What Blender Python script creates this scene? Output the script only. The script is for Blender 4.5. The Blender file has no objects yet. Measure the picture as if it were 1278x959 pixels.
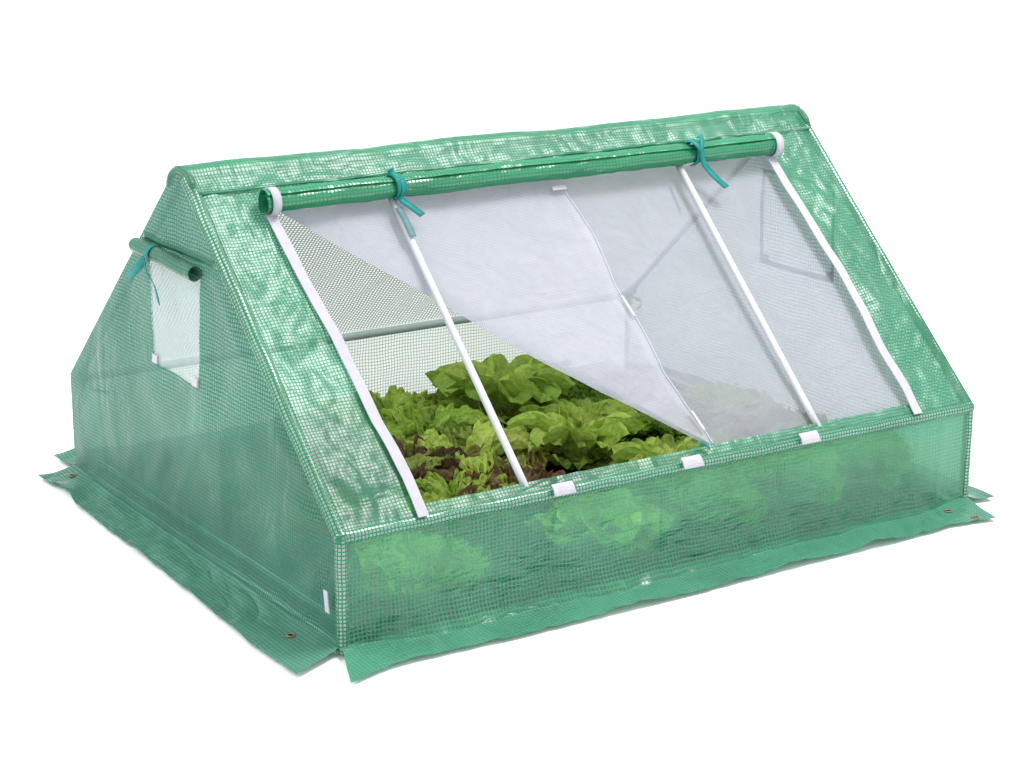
import bpy, bmesh, math, random
from mathutils import Vector, Matrix, noise

# ------------------------------------------------------------------ camera, light, exposure
S = bpy.context.scene
COL = S.collection
cam_d = bpy.data.cameras.new('camera'); cam = bpy.data.objects.new('camera', cam_d); COL.objects.link(cam)
R = ((0.83656915, 0.14579034, -0.52810722), (-0.54783446, 0.23215727, -0.80372907), (0.00542799, 0.96169027, 0.27408458))
M4 = Matrix(R).to_4x4(); M4.translation = (-1.993043, -3.675570, 1.775364)
cam.matrix_world = M4
cam_d.sensor_width = 36; cam_d.lens = 2682.59 / 1278 * 36
cam_d.clip_start = 0.05; cam_d.clip_end = 400
S.camera = cam

wd = bpy.data.worlds.new('World'); S.world = wd; wd.use_nodes = True
bg = wd.node_tree.nodes['Background']; bg.inputs[0].default_value = (0.98, 0.99, 1.0, 1); bg.inputs[1].default_value = 1.2

def area(name, loc, target, size, power, col=(1, 1, 1)):
    d = bpy.data.lights.new(name, 'AREA'); d.shape = 'RECTANGLE'; d.size = size[0]; d.size_y = size[1]; d.energy = power; d.color = col
    o = bpy.data.objects.new(name, d); COL.objects.link(o); o.location = loc
    o.rotation_euler = (Vector(target) - Vector(loc)).to_track_quat('-Z', 'Y').to_euler()
    return o
area('studio_softbox', (2.3, -0.75, 5.0), (0.8, 0.5, 0.3), (1.6, 1.6), 265, (1, 0.985, 0.96))
area('added_fill', (-3.4, 2.2, 4.2), (-0.2, 0.6, 0.1), (3.0, 3.0), 170, (0.97, 0.99, 1.0))  # added fill lamp, lifts the floor shadow and end panel on the left

S.view_settings.view_transform = 'Standard'; S.view_settings.look = 'None'
S.view_settings.exposure = 0.0; S.view_settings.gamma = 1.0
S.cycles.transparent_max_bounces = 40; S.cycles.max_bounces = 14
S.cycles.transmission_bounces = 10; S.cycles.diffuse_bounces = 6
S.cycles.sample_clamp_indirect = 6

# ------------------------------------------------------------------ materials
def newmat(name):
    m = bpy.data.materials.new(name); m.use_nodes = True
    nt = m.node_tree; nt.nodes.clear()
    out = nt.nodes.new('ShaderNodeOutputMaterial')
    return m, nt, out

class NT:
    def __init__(s, nt): s.nt = nt
    def n(s, t, **kw):
        nd = s.nt.nodes.new(t)
        for k, v in kw.items(): setattr(nd, k, v)
        return nd
    def put(s, sock, v):
        if isinstance(v, bpy.types.NodeSocket): s.nt.links.new(v, sock)
        elif isinstance(v, (tuple, list)) and len(v) == 3 and sock.type == 'RGBA': sock.default_value = (*v, 1)
        else: sock.default_value = v
    def math(s, op, a, b=0.0, c=0.0, clamp=False):
        nd = s.n('ShaderNodeMath', operation=op); nd.use_clamp = clamp
        s.put(nd.inputs[0], a); s.put(nd.inputs[1], b); s.put(nd.inputs[2], c)
        return nd.outputs[0]
    def mixs(s, f, a, b):
        nd = s.n('ShaderNodeMixShader'); s.put(nd.inputs[0], f); s.put(nd.inputs[1], a); s.put(nd.inputs[2], b)
        return nd.outputs[0]
    def mixc(s, f, a, b):
        nd = s.n('ShaderNodeMix', data_type='RGBA'); s.put(nd.inputs[0], f); s.put(nd.inputs[6], a); s.put(nd.inputs[7], b)
        return nd.outputs[2]
    def noise(s, vec, scale, detail=2, rough=0.5, dist=0.0):
        nd = s.n('ShaderNodeTexNoise'); s.put(nd.inputs['Vector'], vec)
        nd.inputs['Scale'].default_value = scale; nd.inputs['Detail'].default_value = detail
        nd.inputs['Roughness'].default_value = rough; nd.inputs['Distortion'].default_value = dist
        return nd.outputs['Fac']
    def ramp(s, v, lo, hi, a=0.0, b=1.0):
        nd = s.n('ShaderNodeMapRange'); s.put(nd.inputs[0], v)
        nd.inputs[1].default_value = lo; nd.inputs[2].default_value = hi; nd.inputs[3].default_value = a; nd.inputs[4].default_value = b
        return nd.outputs[0]

def film(name, tint, thread, cell_col, cell_op, thr_op, pitch=0.0098, width=0.34, rough=0.2, bump=0.5, f0=0.06, trans=0.4, crease=1.0, blur=0.0, slanted=0.25):
    """woven-reinforced polyethylene film: clear cells between opaque tapes, glossy and creased"""
    m, nt, out = newmat(name); k = NT(nt)
    uv = k.n('ShaderNodeUVMap').outputs[0]
    geo = k.n('ShaderNodeNewGeometry')
    pos = k.n('ShaderNodeTexCoord').outputs['Object']
    wob = k.n('ShaderNodeTexNoise'); k.put(wob.inputs['Vector'], pos); wob.inputs['Scale'].default_value = 9; wob.inputs['Detail'].default_value = 1
    wv = k.n('ShaderNodeVectorMath', operation='SCALE'); k.put(wv.inputs[0], wob.outputs['Color']); wv.inputs['Scale'].default_value = 0.012
    wa = k.n('ShaderNodeVectorMath', operation='ADD'); k.put(wa.inputs[0], uv); k.put(wa.inputs[1], wv.outputs[0])
    sep = k.n('ShaderNodeSeparateXYZ'); k.put(sep.inputs[0], wa.outputs[0])
    masks = []; prof = []
    for ax in (0, 1):
        f = k.math('FRACT', k.math('DIVIDE', sep.outputs[ax], pitch))
        d = k.math('ABSOLUTE', k.math('SUBTRACT', f, 0.5))            # 0 at the tape's middle
        masks.append(k.ramp(d, width / 2 - 0.05, width / 2 + 0.05, 1, 0))
        prof.append(k.ramp(d, 0.0, width / 2 + 0.1, 1, 0))
    mask = k.math('MAXIMUM', masks[0], masks[1])
    rel = k.math('MAXIMUM', prof[0], prof[1])
    # creases: stretched ridged noise at two sizes
    mp = k.n('ShaderNodeMapping'); k.put(mp.inputs[0], pos); mp.inputs['Rotation'].default_value = (0.5, 0.45, 0.6); mp.inputs['Scale'].default_value = (1.7, 1.0, 0.42)
    mq = k.n('ShaderNodeMapping'); k.put(mq.inputs[0], pos); mq.inputs['Rotation'].default_value = (-0.3, 0.9, -0.5); mq.inputs['Scale'].default_value = (0.5, 1.2, 1.8)
    r1 = k.math('ABSOLUTE', k.math('SUBTRACT', k.noise(mp.outputs[0], 4.0, 2, 0.45, 0.8), 0.5))
    r2 = k.math('ABSOLUTE', k.math('SUBTRACT', k.noise(mq.outputs[0], 13, 2, 0.5, 0.9), 0.5))
    r3 = k.math('ABSOLUTE', k.math('SUBTRACT', k.noise(mp.outputs[0], 34, 1, 0.5, 0.6), 0.5))
    calm = k.ramp(k.noise(pos, 3.3, 2), 0.42, 0.62, 0.12, 1.0)
    hgt = k.math('ADD', k.math('MULTIPLY', r1, 0.062 * crease), k.math('MULTIPLY', calm, k.math('ADD', k.math('MULTIPLY', r2, 0.022 * crease), k.math('MULTIPLY', r3, 0.0035 * crease))))
    hgt = k.math('ADD', hgt, k.math('MULTIPLY', rel, 0.00045))
    bp = k.n('ShaderNodeBump'); bp.inputs['Strength'].default_value = bump; bp.inputs['Distance'].default_value = 1.0
    k.put(bp.inputs['Height'], hgt); nor = bp.outputs[0]
    var = k.ramp(k.noise(pos, 5, 3), 0.3, 0.7, 0.88, 1.12)
    def body(col):
        c = k.n('ShaderNodeVectorMath', operation='SCALE'); c.inputs[0].default_value = col; k.put(c.inputs['Scale'], var)
        d = k.n('ShaderNodeBsdfDiffuse'); k.put(d.inputs[0], c.outputs[0]); k.put(d.inputs['Normal'], nor)
        t = k.n('ShaderNodeBsdfTranslucent'); k.put(t.inputs[0], c.outputs[0])
        return k.mixs(trans, d.outputs[0], t.outputs[0])
    tr = k.n('ShaderNodeBsdfTransparent'); k.put(tr.inputs[0], tint)
    clear = tr.outputs[0]
    if blur:                                          # milky film scatters what lies behind it
        rf = k.n('ShaderNodeBsdfRefraction'); k.put(rf.inputs['Color'], tint); rf.inputs['IOR'].default_value = 1.16; rf.inputs['Roughness'].default_value = 0.75
        clear = k.mixs(blur, tr.outputs[0], rf.outputs[0])
    # seen at a slant the film covers more
    lw = k.n('ShaderNodeLayerWeight'); lw.inputs[0].default_value = 0.5
    fac = lw.outputs['Facing']
    slant = k.math('MULTIPLY', k.math('POWER', fac, 2.5), slanted)
    cell = k.mixs(k.math('ADD', cell_op, slant, clamp=True), clear, body(cell_col))
    thr = k.mixs(k.math('ADD', thr_op, slant, clamp=True), tr.outputs[0], body(thread))
    base = k.mixs(mask, cell, thr)
    gl = k.n('ShaderNodeBsdfGlossy'); gl.inputs['Roughness'].default_value = rough; gl.inputs['Color'].default_value = (1, 1, 1, 1); k.put(gl.inputs['Normal'], nor)
    lw2 = k.n('ShaderNodeLayerWeight'); lw2.inputs[0].default_value = 0.5; k.put(lw2.inputs['Normal'], nor)
    fr = k.math('ADD', f0, k.math('MULTIPLY', k.math('POWER', lw2.outputs['Facing'], 5.0), 0.6), clamp=True)
    fr = k.math('MULTIPLY', fr, k.math('SUBTRACT', 1.0, k.math('MULTIPLY', mask, 0.65)))
    k.put(out.inputs[0], k.mixs(fr, base, gl.outputs[0]))
    return m

GREEN_T = (0.50, 0.80, 0.66)
M_front = film('green_film', (0.38, 0.84, 0.56), (0.105, 0.42, 0.265), (0.030, 0.255, 0.14), 0.36, 0.74, pitch=0.0095, width=0.33, rough=0.30, crease=1.1, f0=0.065, blur=0.55)
M_roof = film('green_film_roof', (0.38, 0.80, 0.60), (0.022, 0.24, 0.125), (0.045, 0.30, 0.165), 0.36, 0.88, f0=0.075, rough=0.40, crease=0.95, pitch=0.0083, width=0.29)
M_gable = film('green_film_end', (0.50, 0.78, 0.68), (0.050, 0.20, 0.140), (0.17, 0.39, 0.31), 0.40, 0.90, f0=0.02, rough=0.4, crease=0.4, pitch=0.0092, width=0.36, blur=0.5, slanted=0.12)
M_gable_right = film('pale_film_end', (0.60, 0.68, 0.66), (0.12, 0.20, 0.17), (0.30, 0.38, 0.36), 0.44, 0.84, f0=0.02, rough=0.4, crease=0.4)
M_back = film('pale_film_back', (0.66, 0.71, 0.66), (0.20, 0.27, 0.225), (0.50, 0.54, 0.50), 0.38, 0.74, f0=0.02, rough=0.4, pitch=0.0092, width=0.32, crease=0.5)
M_backroof = film('pale_film_back_roof', (0.66, 0.71, 0.68), (0.10, 0.135, 0.12), (0.40, 0.44, 0.41), 0.22, 0.85, f0=0.02, rough=0.4, width=0.36, crease=0.6, slanted=0.0, pitch=0.0105)
M_skirt = film('green_film_skirt', (0.2, 0.45, 0.33), (0.045, 0.20, 0.125), (0.080, 0.25, 0.165), 0.88, 0.97, f0=0.045, rough=0.33, trans=0.1, crease=1.3)
M_skirt_end = film('green_film_skirt_end', (0.3, 0.5, 0.4), (0.050, 0.18, 0.125), (0.095, 0.245, 0.18), 0.90, 0.98, f0=0.04, rough=0.38, trans=0.1, crease=1.2)
M_sleeve = film('green_film_sleeve', (0.93, 0.97, 0.95), (0.01, 0.21, 0.10), (0.72, 0.80, 0.75), 0.15, 0.97, pitch=0.0088, width=0.36, f0=0.07, crease=0.2, trans=0.2)
M_roll = film('green_film_rolled', (0.2, 0.5, 0.3), (0.018, 0.20, 0.095), (0.030, 0.24, 0.12), 0.85, 0.97, f0=0.075, rough=0.24, trans=0.12, crease=0.9)
M_flapend = film('green_film_rolled_end', (0.4, 0.65, 0.52), (0.05, 0.18, 0.115), (0.08, 0.225, 0.15), 0.8, 0.95, f0=0.03, rough=0.35, trans=0.2, crease=0.5)

def simple(name, col, rough=0.5, spec=0.3, var=0.12, scale=30, bump=0.0, bscale=200, trans=0.0):
    m, nt, out = newmat(name); k = NT(nt)
    pos = k.n('ShaderNodeTexCoord').outputs['Object']
    v = k.ramp(k.noise(pos, scale, 4), 0.3, 0.7, 1 - var, 1 + var)
    c = k.n('ShaderNodeVectorMath', operation='SCALE'); c.inputs[0].default_value = col; k.put(c.inputs['Scale'], v)
    p = k.n('ShaderNodeBsdfPrincipled'); k.put(p.inputs['Base Color'], c.outputs[0]); p.inputs['Roughness'].default_value = rough
    p.inputs['Specular IOR Level'].default_value = spec
    if bump:
        b = k.n('ShaderNodeBump'); b.inputs['Strength'].default_value = bump; b.inputs['Distance'].default_value = 0.002
        k.put(b.inputs['Height'], k.noise(pos, bscale, 2)); k.put(p.inputs['Normal'], b.outputs[0])
    sh = p.outputs[0]
    if trans:
        t = k.n('ShaderNodeBsdfTranslucent'); k.put(t.inputs[0], c.outputs[0]); sh = k.mixs(trans, sh, t.outputs[0])
    k.put(out.inputs[0], sh)
    return m

M_white = simple('white_webbing', (0.43, 0.42, 0.48), 0.75, 0.2, 0.05, 60, 0.5, 700)
M_tab = simple('white_hook_tape', (0.45, 0.44, 0.49), 0.7, 0.2, 0.06, 60, 0.4, 500)
M_pole = simple('white_coated_tube', (0.50, 0.51, 0.55), 0.3, 0.5, 0.03, 20)
M_greypole = simple('grey_steel_tube', (0.54, 0.60, 0.61), 0.45, 0.4, 0.06, 20)
M_teal = simple('teal_ribbon', (0.0, 0.21, 0.195), 0.5, 0.4, 0.2, 50, 0.4, 300, trans=0.15)
M_veiled = simple('veiled_ribbon', (0.10, 0.20, 0.21), 0.6, 0.2, 0.1, 50)  # teal muted as if behind the net, veil put into the colour
M_brass = simple('brass_eyelet', (0.16, 0.12, 0.07), 0.4, 0.6, 0.2, 80)
M_hole = simple('dark_eyelet_disc', (0.01, 0.008, 0.006), 0.9, 0.1)  # near-black disc that fills the eyelet openings
M_ground = simple('white_studio_floor', (0.96, 0.96, 0.96), 0.9, 0.0, 0.005, 2)

def net_mat(name, op, col=(0.78, 0.79, 0.84)):
    m, nt, out = newmat(name); k = NT(nt)
    uv = k.n('ShaderNodeUVMap').outputs[0]; sep = k.n('ShaderNodeSeparateXYZ'); k.put(sep.inputs[0], uv)
    w = []
    for ax in (0, 1):
        f = k.math('FRACT', k.math('DIVIDE', sep.outputs[ax], 0.0042))
        w.append(k.ramp(k.math('ABSOLUTE', k.math('SUBTRACT', f, 0.5)), 0.08, 0.2, 1, 0))
    mask = k.math('MAXIMUM', w[0], w[1])
    pos = k.n('ShaderNodeTexCoord').outputs['Object']
    fold = k.ramp(k.noise(pos, 7, 4, 0.6, 0.7), 0.35, 0.7, -0.05, 0.07)
    fac = k.math('ADD', k.math('ADD', op - 0.08, k.math('MULTIPLY', mask, 0.16)), fold, clamp=True)
    b = k.n('ShaderNodeBump'); b.inputs['Strength'].default_value = 0.5; b.inputs['Distance'].default_value = 0.02
    k.put(b.inputs['Height'], k.noise(pos, 14, 4, 0.6, 0.8))
    d = k.n('ShaderNodeBsdfDiffuse'); k.put(d.inputs[0], col); k.put(d.inputs['Normal'], b.outputs[0])
    t = k.n('ShaderNodeBsdfTranslucent'); k.put(t.inputs[0], col)
    tr = k.n('ShaderNodeBsdfTransparent'); k.put(tr.inputs[0], (0.97, 0.98, 1.0))
    k.put(out.inputs[0], k.mixs(fac, tr.outputs[0], k.mixs(0.35, d.outputs[0], t.outputs[0])))
    return m
M_net = net_mat('white_insect_net', 0.64, (0.47, 0.48, 0.555))
M_net2 = net_mat('white_insect_net_folded', 0.50, (0.62, 0.62, 0.69))
M_mesh = net_mat('white_window_mesh', 0.60, (0.56, 0.65, 0.65))

def leaf_mat(name, base, tip, rib, rough=0.42, trans=0.28, blister=60, bst=0.5):
    """leaf colour runs from rib to tip along the leaf's own 'v' coordinate"""
    m, nt, out = newmat(name); k = NT(nt)
    uv = k.n('ShaderNodeUVMap').outputs[0]; sep = k.n('ShaderNodeSeparateXYZ'); k.put(sep.inputs[0], uv)
    pos = k.n('ShaderNodeTexCoord').outputs['Object']
    at = k.n('ShaderNodeAttribute', attribute_name='leaf_tone').outputs['Fac']
    nz = k.noise(pos, 28, 4, 0.6)
    c = k.mixc(k.math('ADD', k.math('SUBTRACT', sep.outputs[1], 0.25), k.math('MULTIPLY', k.math('SUBTRACT', nz, 0.5), 0.9), clamp=True), base, tip)
    ctr = k.math('ABSOLUTE', k.math('SUBTRACT', sep.outputs[0], 0.5))
    vein = k.n('ShaderNodeTexWave'); vein.wave_type = 'BANDS'; vein.bands_direction = 'DIAGONAL'
    c = k.mixc(k.math('MULTIPLY', k.ramp(ctr, 0.015, 0.06, 1, 0), k.ramp(sep.outputs[1], 0.3, 0.9, 0.8, 0.0)), c, rib)
    sc = k.n('ShaderNodeVectorMath', operation='SCALE'); k.put(sc.inputs[0], c)
    k.put(sc.inputs['Scale'], k.math('MULTIPLY', at, k.ramp(k.noise(pos, 90, 3), 0.3, 0.7, 0.85, 1.15)))
    vo = k.n('ShaderNodeTexVoronoi', feature='SMOOTH_F1'); k.put(vo.inputs['Vector'], pos); vo.inputs['Scale'].default_value = blister; vo.inputs['Smoothness'].default_value = 0.4
    b = k.n('ShaderNodeBump'); b.inputs['Strength'].default_value = bst; b.inputs['Distance'].default_value = 0.010
    k.put(b.inputs['Height'], k.math('SUBTRACT', k.noise(pos, blister * 1.4, 3, 0.55, 0.4), vo.outputs['Distance']))
    p = k.n('ShaderNodeBsdfPrincipled'); k.put(p.inputs['Base Color'], sc.outputs[0]); p.inputs['Roughness'].default_value = rough
    p.inputs['Specular IOR Level'].default_value = 0.25; k.put(p.inputs['Normal'], b.outputs[0])
    t = k.n('ShaderNodeBsdfTranslucent'); k.put(t.inputs[0], sc.outputs[0])
    k.put(out.inputs[0], k.mixs(trans, p.outputs[0], t.outputs[0]))
    return m
ML_butter = leaf_mat('butterhead_leaf', (0.50, 0.58, 0.13), (0.29, 0.43, 0.055), (0.56, 0.62, 0.28), blister=38, bst=0.9, trans=0.22)
ML_lime = leaf_mat('lime_frilly_leaf', (0.40, 0.48, 0.09), (0.64, 0.72, 0.165), (0.56, 0.6, 0.26), blister=60, bst=0.8, trans=0.22)
ML_green = leaf_mat('green_frilly_leaf', (0.28, 0.40, 0.055), (0.50, 0.60, 0.10), (0.5, 0.58, 0.24), blister=60, bst=0.8, trans=0.22)
ML_olive = leaf_mat('olive_frilly_leaf', (0.28, 0.38, 0.06), (0.29, 0.14, 0.055), (0.42, 0.44, 0.17), blister=70, trans=0.22)
ML_red = leaf_mat('red_frilly_leaf', (0.16, 0.12, 0.04), (0.14, 0.042, 0.035), (0.40, 0.27, 0.17), blister=60, trans=0.18)
ML_dark = leaf_mat('dark_curly_leaf', (0.18, 0.30, 0.03), (0.14, 0.26, 0.02), (0.22, 0.33, 0.09), blister=100, bst=0.9, trans=0.2)

def soil_mat():
    m, nt, out = newmat('dark_compost'); k = NT(nt)
    pos = k.n('ShaderNodeTexCoord').outputs['Object']
    c = k.mixc(k.ramp(k.noise(pos, 60, 6, 0.7), 0.35, 0.7), (0.008, 0.005, 0.004), (0.028, 0.015, 0.011))
    p = k.n('ShaderNodeBsdfPrincipled'); k.put(p.inputs['Base Color'], c); p.inputs['Roughness'].default_value = 0.95; p.inputs['Specular IOR Level'].default_value = 0.1
    b = k.n('ShaderNodeBump'); b.inputs['Strength'].default_value = 1; b.inputs['Distance'].default_value = 0.012
    k.put(b.inputs['Height'], k.noise(pos, 70, 6, 0.7)); k.put(p.inputs['Normal'], b.outputs[0]); k.put(out.inputs[0], p.outputs[0])
    return m
M_soil = soil_mat()

# ------------------------------------------------------------------ mesh helpers
def link(name, bm, mat, parent=None, smooth=True, merge=0.0):
    if merge: bmesh.ops.remove_doubles(bm, verts=bm.verts, dist=merge)
    me = bpy.data.meshes.new(name); bm.to_mesh(me); bm.free()
    if smooth: me.polygons.foreach_set('use_smooth', [True] * len(me.polygons))
    me.materials.append(mat)
    o = bpy.data.objects.new(name, me); COL.objects.link(o)
    if parent is not None: o.parent = parent
    return o

def empty(name, label, cat, loc=(0, 0, 0), group=None):
    o = bpy.data.objects.new(name, None); COL.objects.link(o); o.location = loc; o.empty_display_size = 0.1
    o['label'] = label; o['category'] = cat
    if group: o['group'] = group
    return o

def fbm(p, s, seed=0.0, oct_=3):
    v, a, f = 0.0, 1.0, s
    for _ in range(oct_):
        v += a * noise.noise(Vector((p[0] * f + seed, p[1] * f - seed * 0.7, p[2] * f + seed * 1.3))); a *= 0.5; f *= 2.1
    return v

def patch(bm, uvl, fn, nu, nv, uvfn=None):
    """grid patch: fn(s,t) -> point, uvfn(s,t) -> metric uv"""
    vs = [[bm.verts.new(fn(i / nu, j / nv)) for j in range(nv + 1)] for i in range(nu + 1)]
    for i in range(nu):
        for j in range(nv):
            f = bm.faces.new((vs[i][j], vs[i + 1][j], vs[i + 1][j + 1], vs[i][j + 1]))
            if uvfn:
                for l, (a, b) in zip(f.loops, ((i, j), (i + 1, j), (i + 1, j + 1), (i, j + 1))):
                    l[uvl].uv = uvfn(a / nu, b / nv)
    return vs

def tube(bm, pts, r, n=12, uvl=None, cap=True, pitch_fix=None):
    pts = [Vector(p) for p in pts]
    rings = []; L = 0.0; ls = []
    ref = None
    for i, p in enumerate(pts):
        if i: L += (p - pts[i - 1]).length
        ls.append(L)
        d = (pts[min(i + 1, len(pts) - 1)] - pts[max(i - 1, 0)]).normalized()
        if ref is None: ref = d.orthogonal().normalized()
        a = (ref - d * ref.dot(d)).normalized(); b = d.cross(a); ref = a
        rr = r(i / (len(pts) - 1)) if callable(r) else r
        rings.append([bm.verts.new(p + (a * math.cos(2 * math.pi * k / n) + b * math.sin(2 * math.pi * k / n)) * rr) for k in range(n)])
    rad = r(0) if callable(r) else r
    for i in range(len(rings) - 1):
        for k in range(n):
            f = bm.faces.new((rings[i][k], rings[i][(k + 1) % n], rings[i + 1][(k + 1) % n], rings[i + 1][k]))
            if uvl:
                c = 2 * math.pi * rad / n
                for l, (a, b) in zip(f.loops, ((i, k), (i, k + 1), (i + 1, k + 1), (i + 1, k))): l[uvl].uv = (ls[a], b * c)
    if cap: bm.faces.new(rings[0][::-1]); bm.faces.new(rings[-1])
    return rings

def newbm():
    bm = bmesh.new(); return bm, bm.loops.layers.uv.new('UVMap')

def lerp(a, b, t): return a + (b - a) * t
def interp(tab, x):
    """piecewise-linear lookup in ((x, y), ...) sorted by x, eased"""
    if x <= tab[0][0]: return tab[0][1]
    for (x0, y0), (x1, y1) in zip(tab, tab[1:]):
        if x <= x1: return lerp(y0, y1, (x - x0) / (x1 - x0))
    return tab[-1][1]

def ribbon(bm, uvl, pts, width_vec, thick=0.0012, sub=4):
    """band following pts (smoothed), width_vec(i) gives half-width vector"""
    P = [Vector(p) for p in pts]; Q = []
    for i in range(len(P) - 1):                     # Catmull-Rom
        p0, p1, p2, p3 = P[max(i - 1, 0)], P[i], P[i + 1], P[min(i + 2, len(P) - 1)]
        for k in range(sub):
            t = k / sub
            Q.append((0.5 * ((2 * p1) + (p2 - p0) * t + (2 * p0 - 5 * p1 + 4 * p2 - p3) * t * t + (3 * p1 - p0 - 3 * p2 + p3) * t ** 3), (i + t) / (len(P) - 1)))
    Q.append((P[-1], 1.0))
    rows = []
    for i, (q, t) in enumerate(Q):
        d = (Q[min(i + 1, len(Q) - 1)][0] - Q[max(i - 1, 0)][0]).normalized()
        w = Vector(width_vec(t)); n = d.cross(w).normalized() * thick
        rows.append([bm.verts.new(q - w - n), bm.verts.new(q + w - n), bm.verts.new(q + w + n), bm.verts.new(q - w + n)])
    for a, b in zip(rows, rows[1:]):
        for k in range(4):
            f = bm.faces.new((a[k], a[(k + 1) % 4], b[(k + 1) % 4], b[k]))
    bm.faces.new(rows[0][::-1]); bm.faces.new(rows[-1])

# ------------------------------------------------------------------ dimensions (metres)
L, W, H0, HR = 1.80, 1.448, 0.265, 0.92
YF, ZS = 0.690, 0.900                       # front slope ends here, the ridge rounds over
SD = Vector((0, YF, ZS - H0)); SLEN = SD.length; SD.normalize()
NF = Vector((1, 0, 0)).cross(SD); NF.normalize()
if NF.z < 0: NF = -NF
def fp(x, s, off=0.0):                      # point on the front slope
    return Vector((x, 0, H0)) + SD * s + NF * off
def prof_front(z):                          # y of the gable's front edge at height z
    return 0.0 if z <= H0 else (z - H0) / (ZS - H0) * YF if z <= ZS else YF + (z - ZS) * 0.6
def prof_back(z): return W - prof_front(z)

# ------------------------------------------------------------------ ground
bm, uvl = newbm(); patch(bm, uvl, lambda s, t: (lerp(-60, 60, s), lerp(-60, 60, t), -0.006), 8, 8)
g = link('ground', bm, M_ground); g['kind'] = 'structure'; g['label'] = 'plain white studio floor under the greenhouse'; g['category'] = 'ground'

bm, uvl = newbm()
def soil_pt(s, t):
    x, y = lerp(0.035, L - 0.035, s), lerp(0.035, W - 0.035, t)
    e = min(s, 1 - s, t, 1 - t)
    z = 0.03 * min(1, e / 0.02) + (0.012 * fbm((x, y, 0), 7, 3) + 0.006 * fbm((x, y, 0), 34, 5)) * min(1, e / 0.02)
    return (x, y, max(z, 0.0))
patch(bm, uvl, soil_pt, 200, 160)
so = link('soil', bm, M_soil); so['kind'] = 'structure'; so['label'] = 'dark brown compost bed inside the greenhouse'; so['category'] = 'soil'

# ------------------------------------------------------------------ greenhouse
GH = empty('garden_greenhouse', 'low green mesh-film greenhouse with its front window rolled up, standing over lettuces', 'greenhouse')

def part_grid(name, mat, patches, disp, merge=0.0004, parent=GH):
    bm, uvl = newbm()
    for fn, nu, nv, uvfn in patches: patch(bm, uvl, fn, nu, nv, uvfn)
    bmesh.ops.remove_doubles(bm, verts=bm.verts, dist=merge)
    if disp:
        for v in bm.verts: v.co = v.co + Vector(disp(v.co))
    return link(name, bm, mat, parent)

# front wall
def d_front(p):
    ex = min(p.x, L - p.x) / 0.12; ez = min(p.z, H0 - p.z) / 0.06; w = max(0, min(1, ex)) * max(0, min(1, ez))
    crump = 0.006 * fbm((p.x * 2.2, 0, p.z), 6, 11) + 0.0022 * fbm((p.x * 1.6, 0, p.z * 0.6), 26, 12)
    low = max(0, 1 - p.z / 0.11)
    crump += low * 0.008 * abs(noise.noise(Vector((p.x * 9 + p.z * 14, 3.3, p.z * 6))))
    foot = max(0, 1 - p.z / 0.085) ** 2 * lerp(0.052, 0.034, min(1, max(0, (p.x - 0.8) / 0.5))) * (0.85 + 0.4 * noise.noise(Vector((p.x * 5, 1, 1))) + 0.28 * noise.noise(Vector((p.x * 24, 4, p.z * 20)))) * max(0, min(1, min(p.x, L - p.x) / 0.2))
    return (0, -w * (0.010 + crump) - foot, 0)
part_grid('front_wall', M_front, [(lambda s, t: (s * L, 0, t * H0), 220, 44, lambda s, t: (s * L, t * H0))], d_front)
# back wall
def d_back(p):
    w = max(0, min(1, min(p.x, L - p.x) / 0.1)) * max(0, min(1, min(p.z, H0 - p.z) / 0.05))
    return (0, w * (0.006 + 0.005 * fbm((p.x, 0, p.z), 6, 21)), 0)
part_grid('back_wall', M_back, [(lambda s, t: (s * L, W, t * H0), 110, 20, lambda s, t: (s * L, t * H0))], d_back)
# back slope
bsd = Vector((0, -(W - (W - YF)), ZS - H0)); bsl = bsd.length
def d_bslope(p):
    w = max(0, min(1, min(p.x, L - p.x) / 0.1)) * max(0, min(1, min(p.z - H0, ZS - p.z) / 0.08))
    a = w * 0.007 * fbm((p.x, p.y, p.z), 5, 31)
    return (0, a * 0.68, a * 0.73)
part_grid('back_slope', M_backroof, [(lambda s, t: (s * L, W - t * YF, lerp(H0, ZS, t)), 110, 60, lambda s, t: (s * L, t * bsl))], d_bslope)

# front slope: strips left and right of the opening, a band above and one below
S0, S1 = 0.030, 0.845
LEFT = ((0.0, 0.196), (0.03, 0.197), (0.10, 0.199), (0.17, 0.195), (0.24, 0.188), (0.32, 0.186), (0.47, 0.180), (0.62, 0.166), (0.80, 0.158), (1, 0.156))
RIGHT = ((0.0, 1.606), (0.07, 1.612), (0.19, 1.610), (0.31, 1.620), (0.46, 1.621), (0.62, 1.612), (0.80, 1.606), (1, 1.604))
xl = lambda s: interp(LEFT, s); xr = lambda s: interp(RIGHT, s)
def d_fslope(p):
    s = (p - Vector((0, 0, H0))).dot(SD)
    inner = 1.0
    if S0 - 0.002 < s < S1 + 0.002:
        inner = 1.0 if p.x > L / 2 else 1.0
        dx = abs(p.x - (xl(s) if p.x < L / 2 else xr(s))); inner = 0.25 + 0.75 * min(1, dx / 0.06)
    w = max(0, min(1, min(p.x, L - p.x) / 0.05)) * max(0, min(1, s / 0.05)) * max(0, min(1, (SLEN - s) / 0.03)) * inner
    a = 0.008 * fbm((p.x * 1.5 + p.z * 0.8, p.y, p.z), 7, 41) + 0.0035 * fbm((p.x * 1.2 - p.z, p.y, p.z * 0.6), 24, 42) + 0.004 * abs(noise.noise(Vector((p.x * 13 + p.z * 9, 2.0, p.z * 7))))
    return NF * (w * a)
def fuv(x, s): return (x, s)
P = []
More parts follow.
